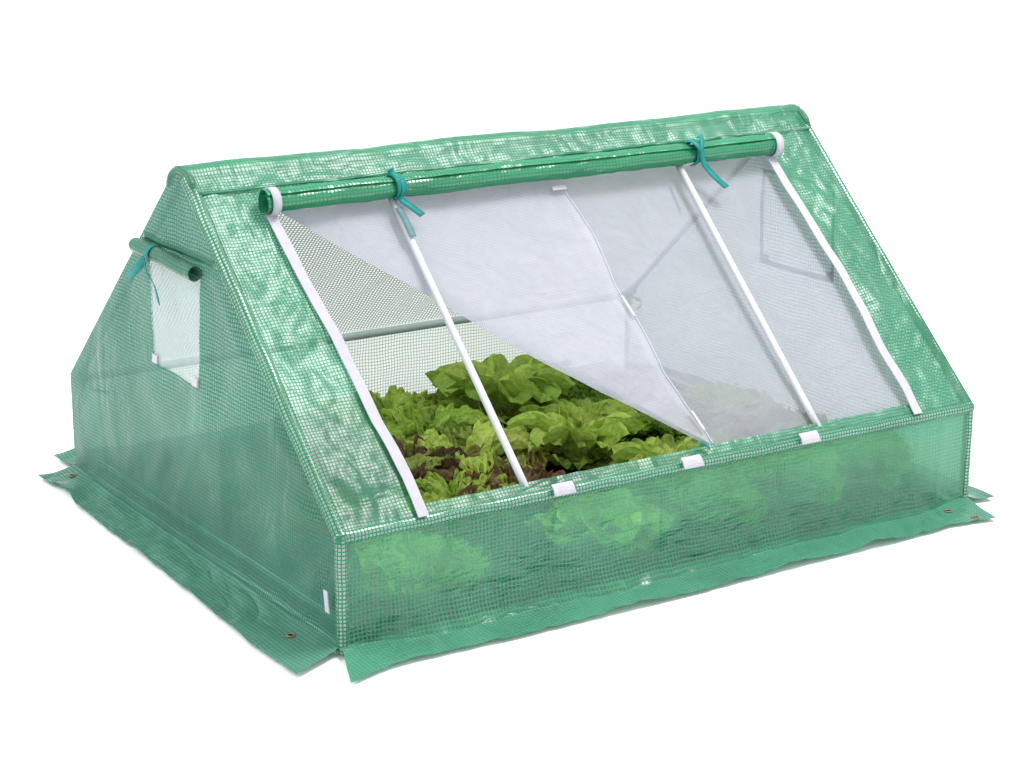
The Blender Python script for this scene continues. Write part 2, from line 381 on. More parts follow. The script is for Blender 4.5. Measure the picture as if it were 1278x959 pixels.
def strip(x0, x1, s0, s1, nu, nv):
    P.append((lambda a, b: fp(lerp(x0(lerp(s0, s1, b)), x1(lerp(s0, s1, b)), a), lerp(s0, s1, b)), nu, nv,
              lambda a, b: (lerp(x0(lerp(s0, s1, b)), x1(lerp(s0, s1, b)), a), lerp(s0, s1, b))))
zero = lambda s: 0.0; full = lambda s: L
strip(zero, xl, S0, S1, 26, 100); strip(xr, full, S0, S1, 26, 100)
for (a0, a1, nv) in ((0.0, S0, 4), (S1, SLEN, 14)):
    strip(zero, xl, a0, a1, 26, nv); strip(xl, xr, a0, a1, 180, nv); strip(xr, full, a0, a1, 26, nv)
front_slope = part_grid('front_slope', M_roof, P, d_fslope)

# ridge cap joining the two slopes
def ridge_pt(s, t):
    a = lerp(YF, W - YF, t); k = 4 * t * (1 - t)
    x = s * L
    sag = 0.006 * fbm((x, 0, 0), 3.5, 51) * min(1, min(x, L - x) / 0.1)
    return (x, a, ZS + (HR - ZS) * k ** 0.75 + sag * k)
part_grid('ridge_cover', M_roof, [(ridge_pt, 140, 10, lambda s, t: (s * L, SLEN + t * 0.085))], None)

# end panels with a meshed window each
def end_patches(x, wy0, wy1, wz0, wz1):
    rows = [0.0, H0, wz0, wz1, ZS, HR - 0.002]
    def cols(z, i):
        f, b = prof_front(z), prof_back(z)
        if i <= 3:
            return (f, wy0, wy1, b)
        if i == 4: return (YF, lerp(YF, W - YF, 0.35), lerp(YF, W - YF, 0.65), W - YF)
        return (YF + 0.012, YF + 0.025, W - YF - 0.025, W - YF - 0.012)
    pts = [[(y, z) for y in cols(z, i)] for i, z in enumerate(rows)]
    out = []
    nvs = [24, 14, 22, 20, 3]; nus = [48, 24, 40]
    for r in range(5):
        for c in range(3):
            if r == 2 and c == 1: continue
            q00, q10, q01, q11 = pts[r][c], pts[r][c + 1], pts[r + 1][c], pts[r + 1][c + 1]
            def f2(s, t, q=(q00, q10, q01, q11)):
                y = lerp(lerp(q[0][0], q[1][0], s), lerp(q[2][0], q[3][0], s), t); z = lerp(lerp(q[0][1], q[1][1], s), lerp(q[2][1], q[3][1], s), t)
                return y, z
            out.append((lambda s, t, f2=f2: Vector((x, *f2(s, t))), nus[c], nvs[r], lambda s, t, f2=f2: f2(s, t)))
    return out
def d_end(sgn, x0):
    def d(p):
        e = min(p.y - prof_front(p.z), prof_back(p.z) - p.y, p.z, HR - p.z)
        w = max(0, min(1, e / 0.10))
        a = 0.012 * fbm((0, p.y, p.z), 3.2, 61 + x0, 2) + 0.003 * fbm((0, p.y * 1.2 + p.z, p.z), 8, 62 + x0, 2)
        # pulls that fan out from the eaves corner
        dy, dz = p.y - 0.0, p.z - H0
        ang = math.atan2(dz, dy + 1e-4); rr = math.hypot(dy, dz)
        a += 0.004 * math.sin(ang * 13 + 0.6) * math.exp(-rr / 0.35) * min(1, rr / 0.08)
        # the foot swings out into the skirt
        foot = max(0, 1 - p.z / 0.07) ** 2 * 0.018 * max(0, min(1, min(p.y, W - p.y) / 0.25))
        return (sgn * (w * (0.006 + a) + foot), 0, 0)
    return d
WY0, WY1, WZ0, WZ1 = 0.632, 0.893, 0.425, 0.690
end_l = part_grid('end_panel', M_gable, end_patches(0.0, WY0, WY1, WZ0, WZ1), d_end(-1, 0))
end_r = part_grid('end_panel', M_gable, end_patches(L, 0.555, 0.845, 0.465, 0.72), d_end(1, 7))
end_r.data.materials[0] = M_gable_right
M_hem = simple('grey_green_hem', (0.32, 0.38, 0.38), 0.7, 0.1)

def end_window(parent, x, sgn, y0, y1, z0, z1, flap, dfn):
    def at(y, z, off=0.0): 
        p = Vector((x, y, z)); return p + Vector(dfn(p)) + Vector((sgn * off, 0, 0))
    bm, uvl = newbm()
    patch(bm, uvl, lambda s, t: at(lerp(y0 - 0.004, y1 + 0.004, s), lerp(z0 - 0.004, z1 + 0.004, t), -0.003), 20, 20, lambda s, t: (lerp(y0, y1, s), lerp(z0, z1, t)))
    win = link('window_mesh' if flap else 'window_flap', bm, M_mesh if flap else M_gable_right, parent)
    # hook-tape patches at the lower corners
    for yy in (y0 + 0.012, y1 - 0.014):
        bm, uvl = newbm(); ribbon(bm, uvl, [at(yy, z0 + 0.002, 0.004), at(yy, z0 + 0.022, 0.004)], lambda t: (0, 0.013, 0), 0.001)
        link('hook_tape', bm, M_tab, win, smooth=False)
    if not flap:                                       # closed flap: its hem shows as a darker line
        for a, b in (((y0, z0), (y1, z0)), ((y0, z0), (y0, z1)), ((y1, z0), (y1, z1))):
            bm, uvl = newbm(); hw = (0, 0, 0.006) if a[1] == b[1] else (0, 0.004, 0)
            ribbon(bm, uvl, [at(lerp(a[0], b[0], k / 6), lerp(a[1], b[1], k / 6), 0.003) for k in range(7)], lambda t, hw=hw: hw, 0.001)
            link('window_hem', bm, M_hem, win, smooth=False)
    if flap:
        bm, uvl = newbm(); rings = []
        ya, yb = y0 - 0.015, y1 + 0.050
        n, m = 40, 26
        cz = z1 + 0.004
        def spiral(k, yt):
            th = 2 * math.pi * k / m * 1.0
            rad = 0.0185 - 0.0035 * (k / (1.6 * m)) + 0.0015 * noise.noise(Vector((yt * 8, k * 0.15, 2)))
            return Vector((x + sgn * (0.019 + rad * math.cos(th)), yt, cz + 0.008 * math.sin((yt - ya) * 4) + rad * math.sin(th)))
        nk = int(1.6 * m)
        vs = [[bm.verts.new(spiral(k, lerp(ya, yb, i / n))) for k in range(nk + 1)] for i in range(n + 1)]
        for i in range(n):
            for k in range(nk):
                f = bm.faces.new((vs[i][k], vs[i + 1][k], vs[i + 1][k + 1], vs[i][k + 1]))
                for l, (a, b) in zip(f.loops, ((i, k), (i + 1, k), (i + 1, k + 1), (i, k + 1))): l[uvl].uv = (lerp(ya, yb, a / n), b * 0.005)
        link('rolled_flap', bm, M_flapend, parent)
        # seam the flap hangs from
        bm, uvl = newbm(); ribbon(bm, uvl, [at(lerp(prof_front(z1 + 0.035) + 0.02, yb - 0.01, k / 8), z1 + 0.035, 0.002) for k in range(9)], lambda t: (0, 0, 0.006), 0.001)
        link('flap_seam', bm, M_flapend, parent)
    return win
end_window(end_l, 0.0, -1, WY0, WY1, WZ0, WZ1, True, d_end(-1, 0))
end_window(end_r, L, 1, 0.555, 0.845, 0.465, 0.72, False, d_end(1, 7))

# ---- frame: poles (inside) and the film sleeves that wrap the outer edges
RP, RS = 0.0105, 0.0145
def pole(a, b, mat=M_pole, r=RP, bow=0.0, bowdir=(0, 0, -1), name='frame_pole'):
    bm, uvl = newbm(); a, b = Vector(a), Vector(b)
    tube(bm, [a.lerp(b, k / 12) + Vector(bowdir) * bow * 4 * (k / 12) * (1 - k / 12) for k in range(13)], r, 12, uvl)
    return link(name, bm, mat, GH)
def sleeve(a, b, r=RS, bow=0.0, bowdir=(0, 0, -1)):
    bm, uvl = newbm(); a, b = Vector(a), Vector(b); n = 40
    tube(bm, [a.lerp(b, k / n) + Vector(bowdir) * bow * 4 * (k / n) * (1 - k / n) for k in range(n + 1)],
         lambda t: r * (1 + 0.10 * noise.noise(Vector((t * 14 + a.x * 3, a.y * 5, b.z * 4)))), 14, uvl, cap=False)
    return link('hem_sleeve', bm, M_sleeve, GH)
i_ = 0.006
c = {}
for nx, x in (('l', i_), ('r', L - i_)):
    for ny, y in (('f', i_), ('b', W - 0.016)):
        xx = x if ny == 'f' else (0.018 if nx == 'l' else L - 0.018)
        c[nx + ny + '0'] = Vector((xx, y, 0)); c[nx + ny + '1'] = Vector((xx, y, H0 - 0.012))
    c[nx + 't'] = Vector((x, W / 2, HR - 0.018))
    c[nx + 'tf'] = Vector((x, YF + 0.006, ZS - 0.006)); c[nx + 'tb'] = Vector((0.018 if nx == 'l' else L - 0.018, W - YF - 0.012, ZS - 0.016))
for sx in 'lr':
    for sy in 'fb':
        m_ = M_pole if sy == 'f' else M_greypole
        r_ = RP if sy == 'f' else 0.008
        pole(c[sx + sy + '0'], c[sx + sy + '1'], m_, r_)
        pole(c[sx + sy + '1'], c[sx + 't' + sy], m_, r_)
pole(c['lf1'], c['rf1']); pole(c['lb1'], c['rb1'], M_greypole, 0.0115)
pole((i_, W / 2, HR - 0.024), (L - i_, W / 2, HR - 0.024), M_pole)
for sx in 'lr':                                        # ground-level rails at the ends
    pole(Vector((0.03 if sx == 'l' else L - 0.03, 0.02, 0.045)), Vector((0.03 if sx == 'l' else L - 0.03, W - 0.03, 0.045)), M_greypole, 0.007)
for x in (0.473, 1.311):                               # the two white rafters in the open window
    pole(fp(x, 0.020, -0.007), fp(x, SLEN - 0.12, 0.008), M_pole, 0.0088, name='rafter_pole')
sleeve(c['lf0'], c['lf1']); sleeve(c['lf1'], c['ltf'], 0.0165); sleeve(c['lf1'], c['rf1'], 0.0155)
for x in (0.004, L - 0.004):                            # film rolled over the ridge ends
    bm, uvl = newbm(); tube(bm, [(x, lerp(YF - 0.03, W - YF + 0.03, t / 12), ZS - 0.032 + 0.042 * (4 * t / 12 * (1 - t / 12)) ** 0.6) for t in range(13)], 0.0085, 12, uvl)
    link('ridge_end', bm, M_flapend, GH)
sleeve(c['rf0'], c['rf1'], 0.0125); sleeve(c['rf1'], c['rtf'], 0.0125)
for q, rr_ in ((c['lf1'], 0.0175), (c['rf1'], 0.0145)):
    bm, uvl = newbm(); bmesh.ops.create_uvsphere(bm, u_segments=16, v_segments=10, radius=rr_, matrix=Matrix.Translation(q))
    for f in bm.faces:
        for l in f.loops: l[uvl].uv = (l.vert.co.x + l.vert.co.y, l.vert.co.z)
    link('corner_cap', bm, M_sleeve, GH)
# corner joints under the film at the rear eaves, with their dangling ties
for sx in 'lr':
    bm, uvl = newbm(); tube(bm, [c[sx + 'b1'] + Vector((0, 0, -0.03)), c[sx + 'b1'] + Vector((0, 0, 0.0)), c[sx + 'b1'] + (c[sx + 'tb'] - c[sx + 'b1']).normalized() * 0.035], 0.0145, 12, uvl)
    link('corner_joint', bm, M_greypole, GH)
    q = c[sx + 'b1']; sg = 1 if sx == 'l' else -1
    bm, uvl = newbm(); ribbon(bm, uvl, [q + Vector((sg * 0.01, -0.02, 0)), q + Vector((sg * 0.03, -0.03, 0.012)), q + Vector((sg * -0.0, -0.07, -0.01)), q + Vector((sg * 0.04, -0.10, -0.02))], lambda t: (0, 0, 0.004))
    link('tie_ribbon', bm, M_teal, GH)

# ---- ground skirts
def skirt(inner, outer, seed, nu, nv, mat):
    n0, n1 = inner; bm, uvl = newbm()
    def pt(s, t):
        a = Vector((*[lerp(n0[i], n1[i], s) for i in (0, 1)], 0)); o = Vector((*[interp([(q[2], q[i]) for q in outer], s) for i in (0, 1)], 0))
        p = a.lerp(o, t)
        z = 0.004 + 0.014 * (1 - t) ** 3 + 0.016 * max(0, fbm((p.x, p.y, 0), 6, seed)) * t + 0.006 * abs(fbm((p.x, p.y, 0), 18, seed + 1)) * t
        p += (o - a).normalized() * 0.004 * fbm((p.x, p.y, 1), 16, seed + 2) * t
        return (p.x, p.y, z)
    patch(bm, uvl, pt, nu, nv, lambda s, t: pt(s, t)[:2])
    return link('ground_skirt', bm, mat, GH), pt
sk_f, pf = skirt(((0.0, -0.002), (L, -0.002)), [(-0.062, -0.151, 0), (0.03, -0.122, 0.055), (0.1, -0.113, 0.09), (0.346, -0.124, 0.2), (0.817, -0.127, 0.45), (1.209, -0.116, 0.67), (1.461, -0.119, 0.81), (1.652, -0.110, 0.92), (1.775, -0.130, 1)], 71, 150, 12, M_skirt)
sk_l, pl = skirt(((-0.002, 0.0), (-0.002, W)), [(-0.138, -0.062, 0), (-0.139, 0.118, 0.08), (-0.127, 0.377, 0.26), (-0.117, 0.651, 0.45), (-0.112, 0.95, 0.65), (-0.11, 1.121, 0.78), (-0.095, 1.316, 0.91), (-0.107, 1.442, 1)], 75, 120, 12, M_skirt_end)
sk_r, pr = skirt(((L + 0.002, 0.0), (L + 0.002, W)), [(L + 0.085, -0.02, 0), (L + 0.11, 0.3, 0.2), (L + 0.12, W - 0.2, 0.85), (L + 0.13, W + 0.02, 1)], 79, 60, 8, M_skirt_end)
sk_b, pb = skirt(((0.0, W + 0.002), (L, W + 0.002)), [(-0.012, W + 0.125, 0), (0.4, W + 0.11, 0.25), (1.4, W + 0.11, 0.8), (L + 0.02, W + 0.12, 1)], 83, 80, 8, M_skirt_end)
def eyelet(parent, x, y, z):
    bm, uvl = newbm(); n = 18
    ring = [(0.0060, 0.001), (0.0075, 0.0028), (0.0100, 0.0025), (0.0110, 0.0005)]
    vs = [[bm.verts.new((x + r * math.cos(2 * math.pi * k / n), y + r * math.sin(2 * math.pi * k / n), z + h)) for k in range(n)] for r, h in ring]
    for a, b in zip(vs, vs[1:]):
        for k in range(n): bm.faces.new((a[k], b[k], b[(k + 1) % n], a[(k + 1) % n]))
    e = link('eyelet', bm, M_brass, parent)
    bm, uvl = newbm(); bm.faces.new([bm.verts.new((x + 0.0066 * math.cos(2 * math.pi * k / n), y + 0.0066 * math.sin(2 * math.pi * k / n), z + 0.0012)) for k in range(n)])
    link('eyelet_hole', bm, M_hole, e)
for par, fn, s, t in ((sk_l, pl, 0.955, 0.32), (sk_l, pl, 0.085, 0.38), (sk_f, pf, 0.945, 0.34), (sk_f, pf, 0.968, 0.86)):
    x, y, z = fn(s, t); eyelet(par, x, y, z + 0.001)

# ---- rolled-up front flap with its white binding at both ends
RX0, RX1, RS_C, RR = 0.146, 1.622, 0.826, 0.0290
def roll_pt(x, th, rad):
    sag = 0.004 * noise.noise(Vector((x * 3.2, 0, 7))) 
    return fp(x, RS_C + sag + rad * math.cos(th), 0.030 + rad * math.sin(th))
bm, uvl = newbm(); m, turns, n = 28, 2.4, 150
nk = int(m * turns)
def rr(k, x): return (RR - 0.0052 * k / m) * (1 - 0.13 * math.exp(-((x - 0.480) / 0.03) ** 2) - 0.13 * math.exp(-((x - 1.351) / 0.03) ** 2)) + (0.0022 * noise.noise(Vector((x * 9, k * 0.2, 3))) + 0.0016 * noise.noise(Vector((x * 34, k * 0.4, 5))))
TH0 = math.radians(95)
vs = [[bm.verts.new(roll_pt(lerp(RX0 - 0.006, RX1, i / n), TH0 - 2 * math.pi * k / m, rr(k, lerp(RX0, RX1, i / n)))) for k in range(nk + 1)] for i in range(n + 1)]
for i in range(n):
    for k in range(nk):
        f = bm.faces.new((vs[i][k], vs[i + 1][k], vs[i + 1][k + 1], vs[i][k + 1]))
        for l, (a, b) in zip(f.loops, ((i, k), (i + 1, k), (i + 1, k + 1), (i, k + 1))): l[uvl].uv = (lerp(RX0, RX1, a / n), b * 0.0063)
roll = link('rolled_window_flap', bm, M_roll, GH)
for xa, xb in ((RX0 + 0.004, RX0 + 0.024), (RX1 - 0.018, RX1 + 0.004)):
    bm, uvl = newbm(); vs = []
    prof = [(xa, 0.002), (xb, 0.002), (xb, -0.0015), (xa, -0.0015)]; N = 36
    for k in range(N + 1):
        th = math.radians(-80) + 2 * math.pi * 0.93 * k / N
        vs.append([bm.verts.new(roll_pt(x, th, RR + 0.0015 + dr)) for x, dr in prof])
    for a, b in zip(vs, vs[1:]):
        for j in range(4): bm.faces.new((a[j], a[(j + 1) % 4], b[(j + 1) % 4], b[j]))
    bm.faces.new(vs[0]); bm.faces.new(vs[-1][::-1])
    link('edge_binding', bm, M_white, roll)
# sewn seam above the roll
bm, uvl = newbm(); ribbon(bm, uvl, [fp(lerp(0.01, L - 0.01, k / 30), 0.885 + 0.006 * noise.noise(Vector((k * 0.4, 1, 1))), 0.005) for k in range(31)], lambda t: SD * 0.004, 0.001)
link('flap_seam', bm, M_roof, front_slope)

# ---- white binding down both sides of the opening
for side, tab, top in ((-1, LEFT, 0.818), (1, RIGHT, 0.815)):
    bm, uvl = newbm(); fx = xl if side < 0 else xr
    n = 44; vs = []
    for i in range(n + 1):
        s = lerp(-0.004, top, i / n); x = fx(s) + 0.003 * noise.noise(Vector((s * 6, side, 0)))
        lift = 0.008 + 0.003 * noise.noise(Vector((s * 9, side * 3, 1)))
        h = 0.0125 + 0.0012 * noise.noise(Vector((s * 12, side * 2, 4)))
        vs.append([bm.verts.new(fp(x - h, s, lift)), bm.verts.new(fp(x + h, s, lift + 0.001)), bm.verts.new(fp(x + h, s, lift + 0.003)), bm.verts.new(fp(x - h, s, lift + 0.0025))])
    for a, b in zip(vs, vs[1:]):
        for j in range(4): bm.faces.new((a[j], b[j], b[(j + 1) % 4], a[(j + 1) % 4]))
    bm.faces.new(vs[0]); bm.faces.new(vs[-1][::-1])
    link('window_binding', bm, M_white, GH, smooth=False)

# ---- insect net, its lower left half folded back over itself
FOLD = ((0.012, 1.018), (0.034, 0.997), (0.239, 0.772), (0.390, 0.614), (0.549, 0.468), (0.679, 0.338), (0.803, 0.222), (0.875, 0.150))
EDGE = ((0.034, 0.999), (0.121, 0.987), (0.238, 0.967), (0.378, 0.969), (0.486, 0.958), (0.654, 0.972), (0.781, 0.957), (0.83, 0.955))
def net_w(x, s): return 0.005 * fbm((x, s, 0), 5, 91) + 0.0016 * fbm((x * 1.4 + s, s, 0), 17, 92)
bm, uvl = newbm()
def np_(a, b):
    s = lerp(0.012, 0.875, b); x = lerp(interp(FOLD, s), xr(s) + 0.045, a); return x, s
patch(bm, uvl, lambda a, b: fp(*np_(a, b), -0.020 + 0.7 * net_w(*np_(a, b)) - 0.012 * math.sin(math.pi * a) * math.sin(math.pi * b)), 70, 60, lambda a, b: np_(a, b))
net = link('insect_net', bm, M_net, GH)
bm, uvl = newbm()
def fl_(a, b):
    s = lerp(0.030, 0.850, b); x = lerp(interp(FOLD, s), interp(EDGE, s), a); return x, s
def fl_off(a, b):
    x, s = fl_(a, b); k = min(1.0, a * 7)
    own = -0.009 + 0.8 * net_w(x * 1.1, s) - 0.012 * abs(noise.noise(Vector((x * 2.2 - s * 3.4, s * 1.2 + x, 8)))) * min(1, 4 * a * (1 - a))
    return lerp(-0.0195 + 0.7 * net_w(x, s), own, math.sin(k * math.pi / 2))
patch(bm, uvl, lambda a, b: fp(*fl_(a, b), fl_off(a, b)), 60, 60, lambda a, b: (fl_(a, b)[1], fl_(a, b)[0]))
link('net_flap', bm, M_net2, net)
def edge_s(s): return interp(EDGE, s)
bm, uvl = newbm(); ribbon(bm, uvl, [fp(edge_s(s), s, -0.0065 + 0.8 * net_w(edge_s(s) * 1.1, s)) for s in [0.034 + k * 0.0257 for k in range(31)]], lambda t: (0.0013, 0, 0), 0.0006)
link('net_binding', bm, M_tab, net)
for s0, s1 in ((0.46, 0.40), (0.125, 0.07)):
    bm, uvl = newbm(); ribbon(bm, uvl, [fp(edge_s(lerp(s0, s1, k / 4)) - 0.006, lerp(s0, s1, k / 4), 0.002) for k in range(5)], lambda t: (0.0035, 0, 0), 0.0009)
    link('hook_tape', bm, M_tab, net, smooth=False)
bm, uvl = newbm(); ribbon(bm, uvl, [fp(0.915, 0.788, 0.004), fp(0.955, 0.788, 0.004)], lambda t: SD * 0.006, 0.0012)
link('hook_tape', bm, M_tab, net, smooth=False)
# ---- white closure tabs on the front rail
for x in (0.549, 0.904, 1.253):
    bm, uvl = newbm(); vs = []
    for dx in (-0.027, 0.027):
        path = [Vector((x + dx, -0.005, H0 + 0.0135)), Vector((x + dx, -0.0140, H0 + 0.0065)), Vector((x + dx * 1.02, -0.0182, H0 - 0.001)), Vector((x + dx * 1.03 + 0.003, -0.0192, H0 - 0.0095))]
        vs.append([bm.verts.new(p) for p in path] + [bm.verts.new(p + Vector((0, -0.0018, 0.0018))) for p in path[::-1]])
    q = len(vs[0])
    for j in range(q): bm.faces.new((vs[0][j], vs[0][(j + 1) % q], vs[1][(j + 1) % q], vs[1][j]))
    for vv, fl in ((vs[0], 1), (vs[1], -1)):
        for j in range(3): bm.faces.new([vv[j], vv[j + 1], vv[q - 2 - j], vv[q - 1 - j]][::fl])
    bmesh.ops.recalc_face_normals(bm, faces=bm.faces)
    link('closure_tab', bm, M_tab, GH, smooth=False)
bm, uvl = newbm(); ribbon(bm, uvl, [(-0.016, 0.030, 0.085), (-0.020, 0.030, 0.135)], lambda t: (0.0, 0.008, 0), 0.001)
link('sewn_tag', bm, M_tab, GH, smooth=False)

# ---- teal ribbons
def rp(x, deg, r): return roll_pt(x, math.radians(deg), r)
def tie(pts, wv=(0.011, 0, 0), name='tie_ribbon', parent=GH, mat=M_teal):
    bm, uvl = newbm(); ribbon(bm, uvl, pts, wv if callable(wv) else (lambda t: wv), 0.0009, 6)
    return link(name, bm, mat, parent)
rb = RR * 0.88 + 0.004
tie([rp(0.462, 60, rb + 0.018), rp(0.468, 55, rb + 0.006), rp(0.482, 70, rb), rp(0.488, 110, rb), rp(0.488, 150, rb), rp(0.484, 185, rb + 0.003), fp(0.497, RS_C - 0.055, 0.028), fp(0.522, RS_C - 0.082, 0.022)], lambda t: Vector((0.0085, 0, 0)) + SD * 0.004)
tie([rp(0.474, -20, rb), rp(0.474, 20, rb), rp(0.474, 60, rb), rp(0.476, 100, rb + 0.002), rp(0.478, 150, rb), rp(0.478, 200, rb), rp(0.476, 250, rb)], (0.0075, 0, 0))
tie([fp(0.472, 0.775, 0.019), fp(0.474, 0.735, 0.0205), fp(0.473, 0.690, 0.0205)], (0.0085, 0, 0), mat=M_veiled)
tie([rp(1.347, -20, rb), rp(1.347, 30, rb), rp(1.349, 70, rb + 0.003), rp(1.352, 110, rb + 0.004), rp(1.352, 160, rb), rp(1.350, 220, rb)], (0.008, 0, 0))
tie([rp(1.330, 45, rb + 0.004), rp(1.338, 70, rb + 0.010), rp(1.350, 110, rb + 0.010), rp(1.360, 160, rb + 0.006), fp(1.372, RS_C - 0.052, 0.030), fp(1.392, RS_C - 0.088, 0.024), fp(1.408, RS_C - 0.108, 0.020)], lambda t: Vector((0.009, 0, 0)) + SD * 0.003)
tie([rp(1.352, 115, rb + 0.010), rp(1.362, 80, rb + 0.014), rp(1.372, 50, rb + 0.016), rp(1.374, 38, rb + 0.012)], lambda t: Vector((0.008, 0, 0)) + SD * 0.004)
tie([fp(1.285, 0.775, -0.032), fp(1.284, 0.735, -0.036), fp(1.283, 0.700, -0.04)], (0.0035, 0, 0))
# left end window
zc = WZ1 + 0.004
def er(y, deg, r): return Vector((-0.019 - r * math.cos(math.radians(deg)), y, zc + 0.004 + r * math.sin(math.radians(deg))))
tie([er(0.835, 150, 0.022), er(0.835, 100, 0.022), er(0.834, 50, 0.022), er(0.834, 10, 0.023), er(0.834, -40, 0.022)], (0, 0.010, 0))
tie([er(0.834, -20, 0.027), Vector((-0.055, 0.850, zc - 0.025)), Vector((-0.058, 0.880, zc - 0.045)), Vector((-0.055, 0.905, zc - 0.062))], (0, 0.004, 0.010))
tie([er(0.834, -20, 0.028), Vector((-0.050, 0.815, zc - 0.028)), Vector((-0.045, 0.785, zc - 0.055)), Vector((-0.042, 0.770, zc - 0.095))], (0, 0.006, 0.004))
# loose ribbon inside the near corner, and the loop by the middle tab
tie([(0.030, 0.030, 0.235), (0.050, 0.028, 0.185), (0.052, 0.030, 0.140), (0.066, 0.028, 0.105)], (0.011, 0, 0))
tie([fp(0.925, 0.012, 0.012), fp(0.930, 0.026, 0.017), fp(0.947, 0.034, 0.017), fp(0.962, 0.026, 0.014), fp(0.968, 0.015, 0.012)], lambda t: SD * 0.003 + Vector((0.003, 0, 0)))

# ------------------------------------------------------------------ lettuces
def leaf(bm, uvl, tone, rng, az, elev, length, width, curl, cup, ruffle, freq, r0=0.01, z0=0.0, nu=10, nv=10, t_=1.0, blade=0.5):
    """one leaf: a midrib arc leaving the stem at elev and bending outwards, blade widening to a ruffled rim"""
    ca, sa = math.cos(az), math.sin(az); ph = rng.random() * 20
    out = Vector((ca, sa, 0)); side = Vector((-sa, ca, 0)); up = Vector((0, 0, 1))
    p = out * r0 + up * z0; ang = elev; pts = []
    for j in range(nv + 1):
        d = out * math.cos(ang) + up * math.sin(ang)
        pts.append((p.copy(), d, out * -math.sin(ang) + up * math.cos(ang)))
        p += d * (length / nv); ang -= curl / nv * (0.35 + 1.3 * j / nv)
    vs = []
    for i in range(nu + 1):
        u = i / nu * 2 - 1; row = []
        for j in range(nv + 1):
            v = j / nv; c, d, n = pts[j]
            w = width * (0.18 + 0.82 * min(1, v / blade) ** 0.8) * (math.sqrt(max(0.0, 1 - max(0, (v - 0.72) / 0.36) ** 2)))
            rim = max(abs(u) ** 1.6, max(0, (v - 0.6) / 0.4) ** 1.3) * min(1, v * 2.2)
            rf = ruffle * rim * (math.sin(u * freq + v * freq * 0.7 + ph) + 0.55 * math.sin(u * freq * 1.7 - v * freq * 1.3 + ph * 2.3) + (0.32 * math.sin(u * freq * 2.6 + v * freq * 2.3 + ph * 1.7) if freq > 6 else 0) + 0.8 * noise.noise(Vector((u * 2.2 + ph, v * 3, ph))))
            w *= 1 + (0.10 * math.sin(v * freq * 1.6 + ph) * abs(u) if freq > 6 else 0)
            q = c + side * (u * w * (1 - 0.12 * abs(u) * cup / 0.3)) + n * (cup * w * u * u * 1.5 - 0.004 * (1 - abs(u)) * math.sin(v * 9 + ph) + rf) + d * (rf * 0.5)
            q += n * ((0.05 if freq > 6 else 0.24) * width * noise.noise(Vector((u * 2.5 + ph, v * 4, 7 + ph))) + (0 if freq > 6 else 0.05 * width * noise.noise(Vector((u * 7 + ph, v * 9, 3)))))
            row.append(bm.verts.new(q))
        vs.append(row)
    tn = t_ * rng.uniform(0.72, 1.32)
    for i in range(nu):
        for j in range(nv):
            f = bm.faces.new((vs[i][j], vs[i + 1][j], vs[i + 1][j + 1], vs[i][j + 1]))
            for l, (a, b) in zip(f.loops, ((i, j), (i + 1, j), (i + 1, j + 1), (i, j + 1))): l[uvl].uv = (a / nu, b / nv)
            for v in f.verts: v[tone] = tn

def head(kind, part_name, parent, mat, rng, n, rad, hgt, inner):
    bm, uvl = newbm(); tone = bm.verts.layers.float.new('leaf_tone')
    for k in range(n):
        q = (k + rng.random() * 0.6) / n
        az = k * 2.39996 + rng.uniform(-0.25, 0.25)
        if kind == 'butter':
            if inner: leaf(bm, uvl, tone, rng, az, lerp(1.05, 1.5, q), hgt * lerp(1.0, 0.85, q), rad * lerp(0.42, 0.28, q), lerp(1.5, 2.3, q), 0.45, 0.009, 4.5, 0.012, 0.01, 16, 16, 1.15, 0.45)
            else: leaf(bm, uvl, tone, rng, az, lerp(0.40, 0.95, q), rad * lerp(1.05, 0.92, q), rad * lerp(0.47, 0.40, q), lerp(0.75, 1.25, q), 0.22, 0.013, 5.5, 0.02, 0.01, 20, 20, lerp(0.85, 1.05, q), 0.5)
        else:
            fr = 0.0135 if kind == 'frilly' else 0.0115
            if inner: leaf(bm, uvl, tone, rng, az, lerp(0.75, 1.4, q), hgt * lerp(1.1, 0.9, q) * rng.uniform(0.9, 1.1), rad * 0.50, lerp(1.5, 2.4, q), 0.12, fr, 15, 0.008, 0.01, 72, 28, lerp(1.0, 1.2, q), 0.8)
            else: leaf(bm, uvl, tone, rng, az, lerp(0.28, 0.85, q), rad * lerp(1.15, 1.05, q) * rng.uniform(0.85, 1.1), rad * 0.56, lerp(0.7, 1.5, q), 0.10, fr * 1.15, 16, 0.012, 0.008, 72, 28, lerp(0.75, 1.0, q), 0.8)
    return link(part_name, bm, mat, parent)

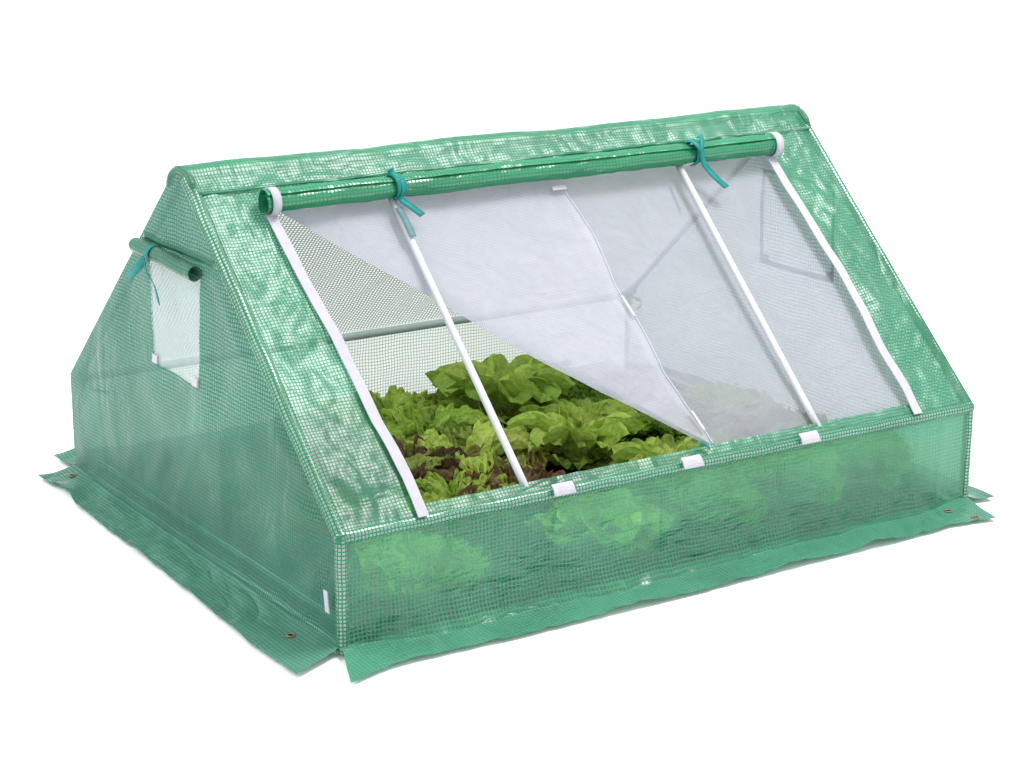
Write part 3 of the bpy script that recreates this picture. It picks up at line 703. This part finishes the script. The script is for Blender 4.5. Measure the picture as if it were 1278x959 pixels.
LET = [
 # kind, material, inner material, x, y, radius, height, label
 ('frilly', ML_olive, ML_green, 0.80, 1.20, 0.105, 0.17, 'olive frilly lettuce against the back wall beside the left white window strip'),
 ('frilly', ML_green, ML_green, 0.80, 0.985, 0.085, 0.19, 'upright lime frilly lettuce by the pale back wall, left of the biggest smooth lettuce'),
 ('frilly', ML_lime, ML_lime, 0.755, 0.715, 0.10, 0.21, 'largest pale lime frilly lettuce, left of the nearer white rafter pole'),
 ('frilly', ML_red, ML_red, 0.60, 0.74, 0.105, 0.19, 'brown-red frilly lettuce beside the lower left white window strip'),
 ('frilly', ML_lime, ML_green, 0.585, 0.485, 0.088, 0.165, 'low bright green frilly lettuce close to the front rail, left of the nearer rafter pole'),
 ('frilly', ML_red, ML_red, 0.735, 0.455, 0.115, 0.165, 'low dark red lettuce at the foot of the nearer rafter pole'),
 ('frilly', ML_lime, ML_olive, 0.90, 0.735, 0.082, 0.17, 'lime frilly lettuce crossed by the nearer white rafter pole'),
 ('butter', ML_butter, ML_butter, 1.10, 1.07, 0.185, 0.24, 'largest smooth round lettuce, tallest head in the open window before the back wall'),
 ('butter', ML_butter, ML_butter, 1.06, 0.67, 0.135, 0.21, 'smooth green lettuce in the middle of the open window, right of the nearer rafter pole'),
 ('butter', ML_butter, ML_butter, 1.165, 0.79, 0.10, 0.18, 'smooth green lettuce beside bare dark soil, right of the middle of the open window'),
 ('butter', ML_butter, ML_butter, 1.15, 0.375, 0.135, 0.17, 'flat yellowish green lettuce just behind the middle white closure tab'),
 ('frilly', ML_dark, ML_dark, 1.37, 1.03, 0.13, 0.16, 'dark curly lettuce by the back wall at the edge of the folded net'),
 ('frilly', ML_dark, ML_dark, 1.385, 0.72, 0.12, 0.15, 'dark curly lettuce beside bare soil under the diagonal edge of the folded net'),
 ('frilly', ML_dark, ML_dark, 1.36, 0.46, 0.12, 0.13, 'small dark curly lettuce under the lowest corner of the folded net'),
 ('frilly', ML_lime, ML_lime, 1.60, 0.78, 0.15, 0.15, 'pale lettuce blurred behind the net, farthest back on the right'),
 ('frilly', ML_red, ML_olive, 1.66, 0.52, 0.12, 0.13, 'reddish lettuce blurred behind the net near the right rafter foot'),
 ('frilly', ML_lime, ML_lime, 0.29, 0.185, 0.14, 0.13, 'lettuce behind the front green film nearest the front left corner'),
 ('butter', ML_lime, ML_lime, 0.79, 0.18, 0.15, 0.125, 'brightly coloured lettuce showing through the front green film below the left closure tab'),  # lime leaves in this front row make up for low light behind the film
 ('butter', ML_butter, ML_butter, 1.09, 0.18, 0.14, 0.14, 'lettuce behind the front green film below the middle closure tab'),
 ('butter', ML_lime, ML_butter, 1.34, 0.195, 0.15, 0.18, 'lettuce behind the front green film below the right closure tab'),
 ('butter', ML_lime, ML_butter, 1.58, 0.185, 0.13, 0.17, 'lettuce behind the front green film nearest the front right corner'),
 ('frilly', ML_olive, ML_olive, 0.22, 0.60, 0.14, 0.16, 'olive lettuce behind the left end film, nearer the front'),
 ('frilly', ML_olive, ML_olive, 0.22, 0.92, 0.14, 0.16, 'olive lettuce behind the middle of the left end film'),
]
for i, (kind, mo, mi, x, y, rad, hgt, lab) in enumerate(LET):
    rng = random.Random(100 + i * 7)
    e = empty('butterhead_lettuce' if kind == 'butter' else 'frilly_lettuce', lab, 'lettuce', (x, y, 0.028), 'lettuces growing in the bed')
    head(kind, 'outer_leaves', e, mo, rng, 12 if kind == 'butter' else 10, rad, hgt, False)
    head(kind, 'heart_leaves', e, mi, rng, 15 if kind == 'butter' else 9, rad, hgt, True)
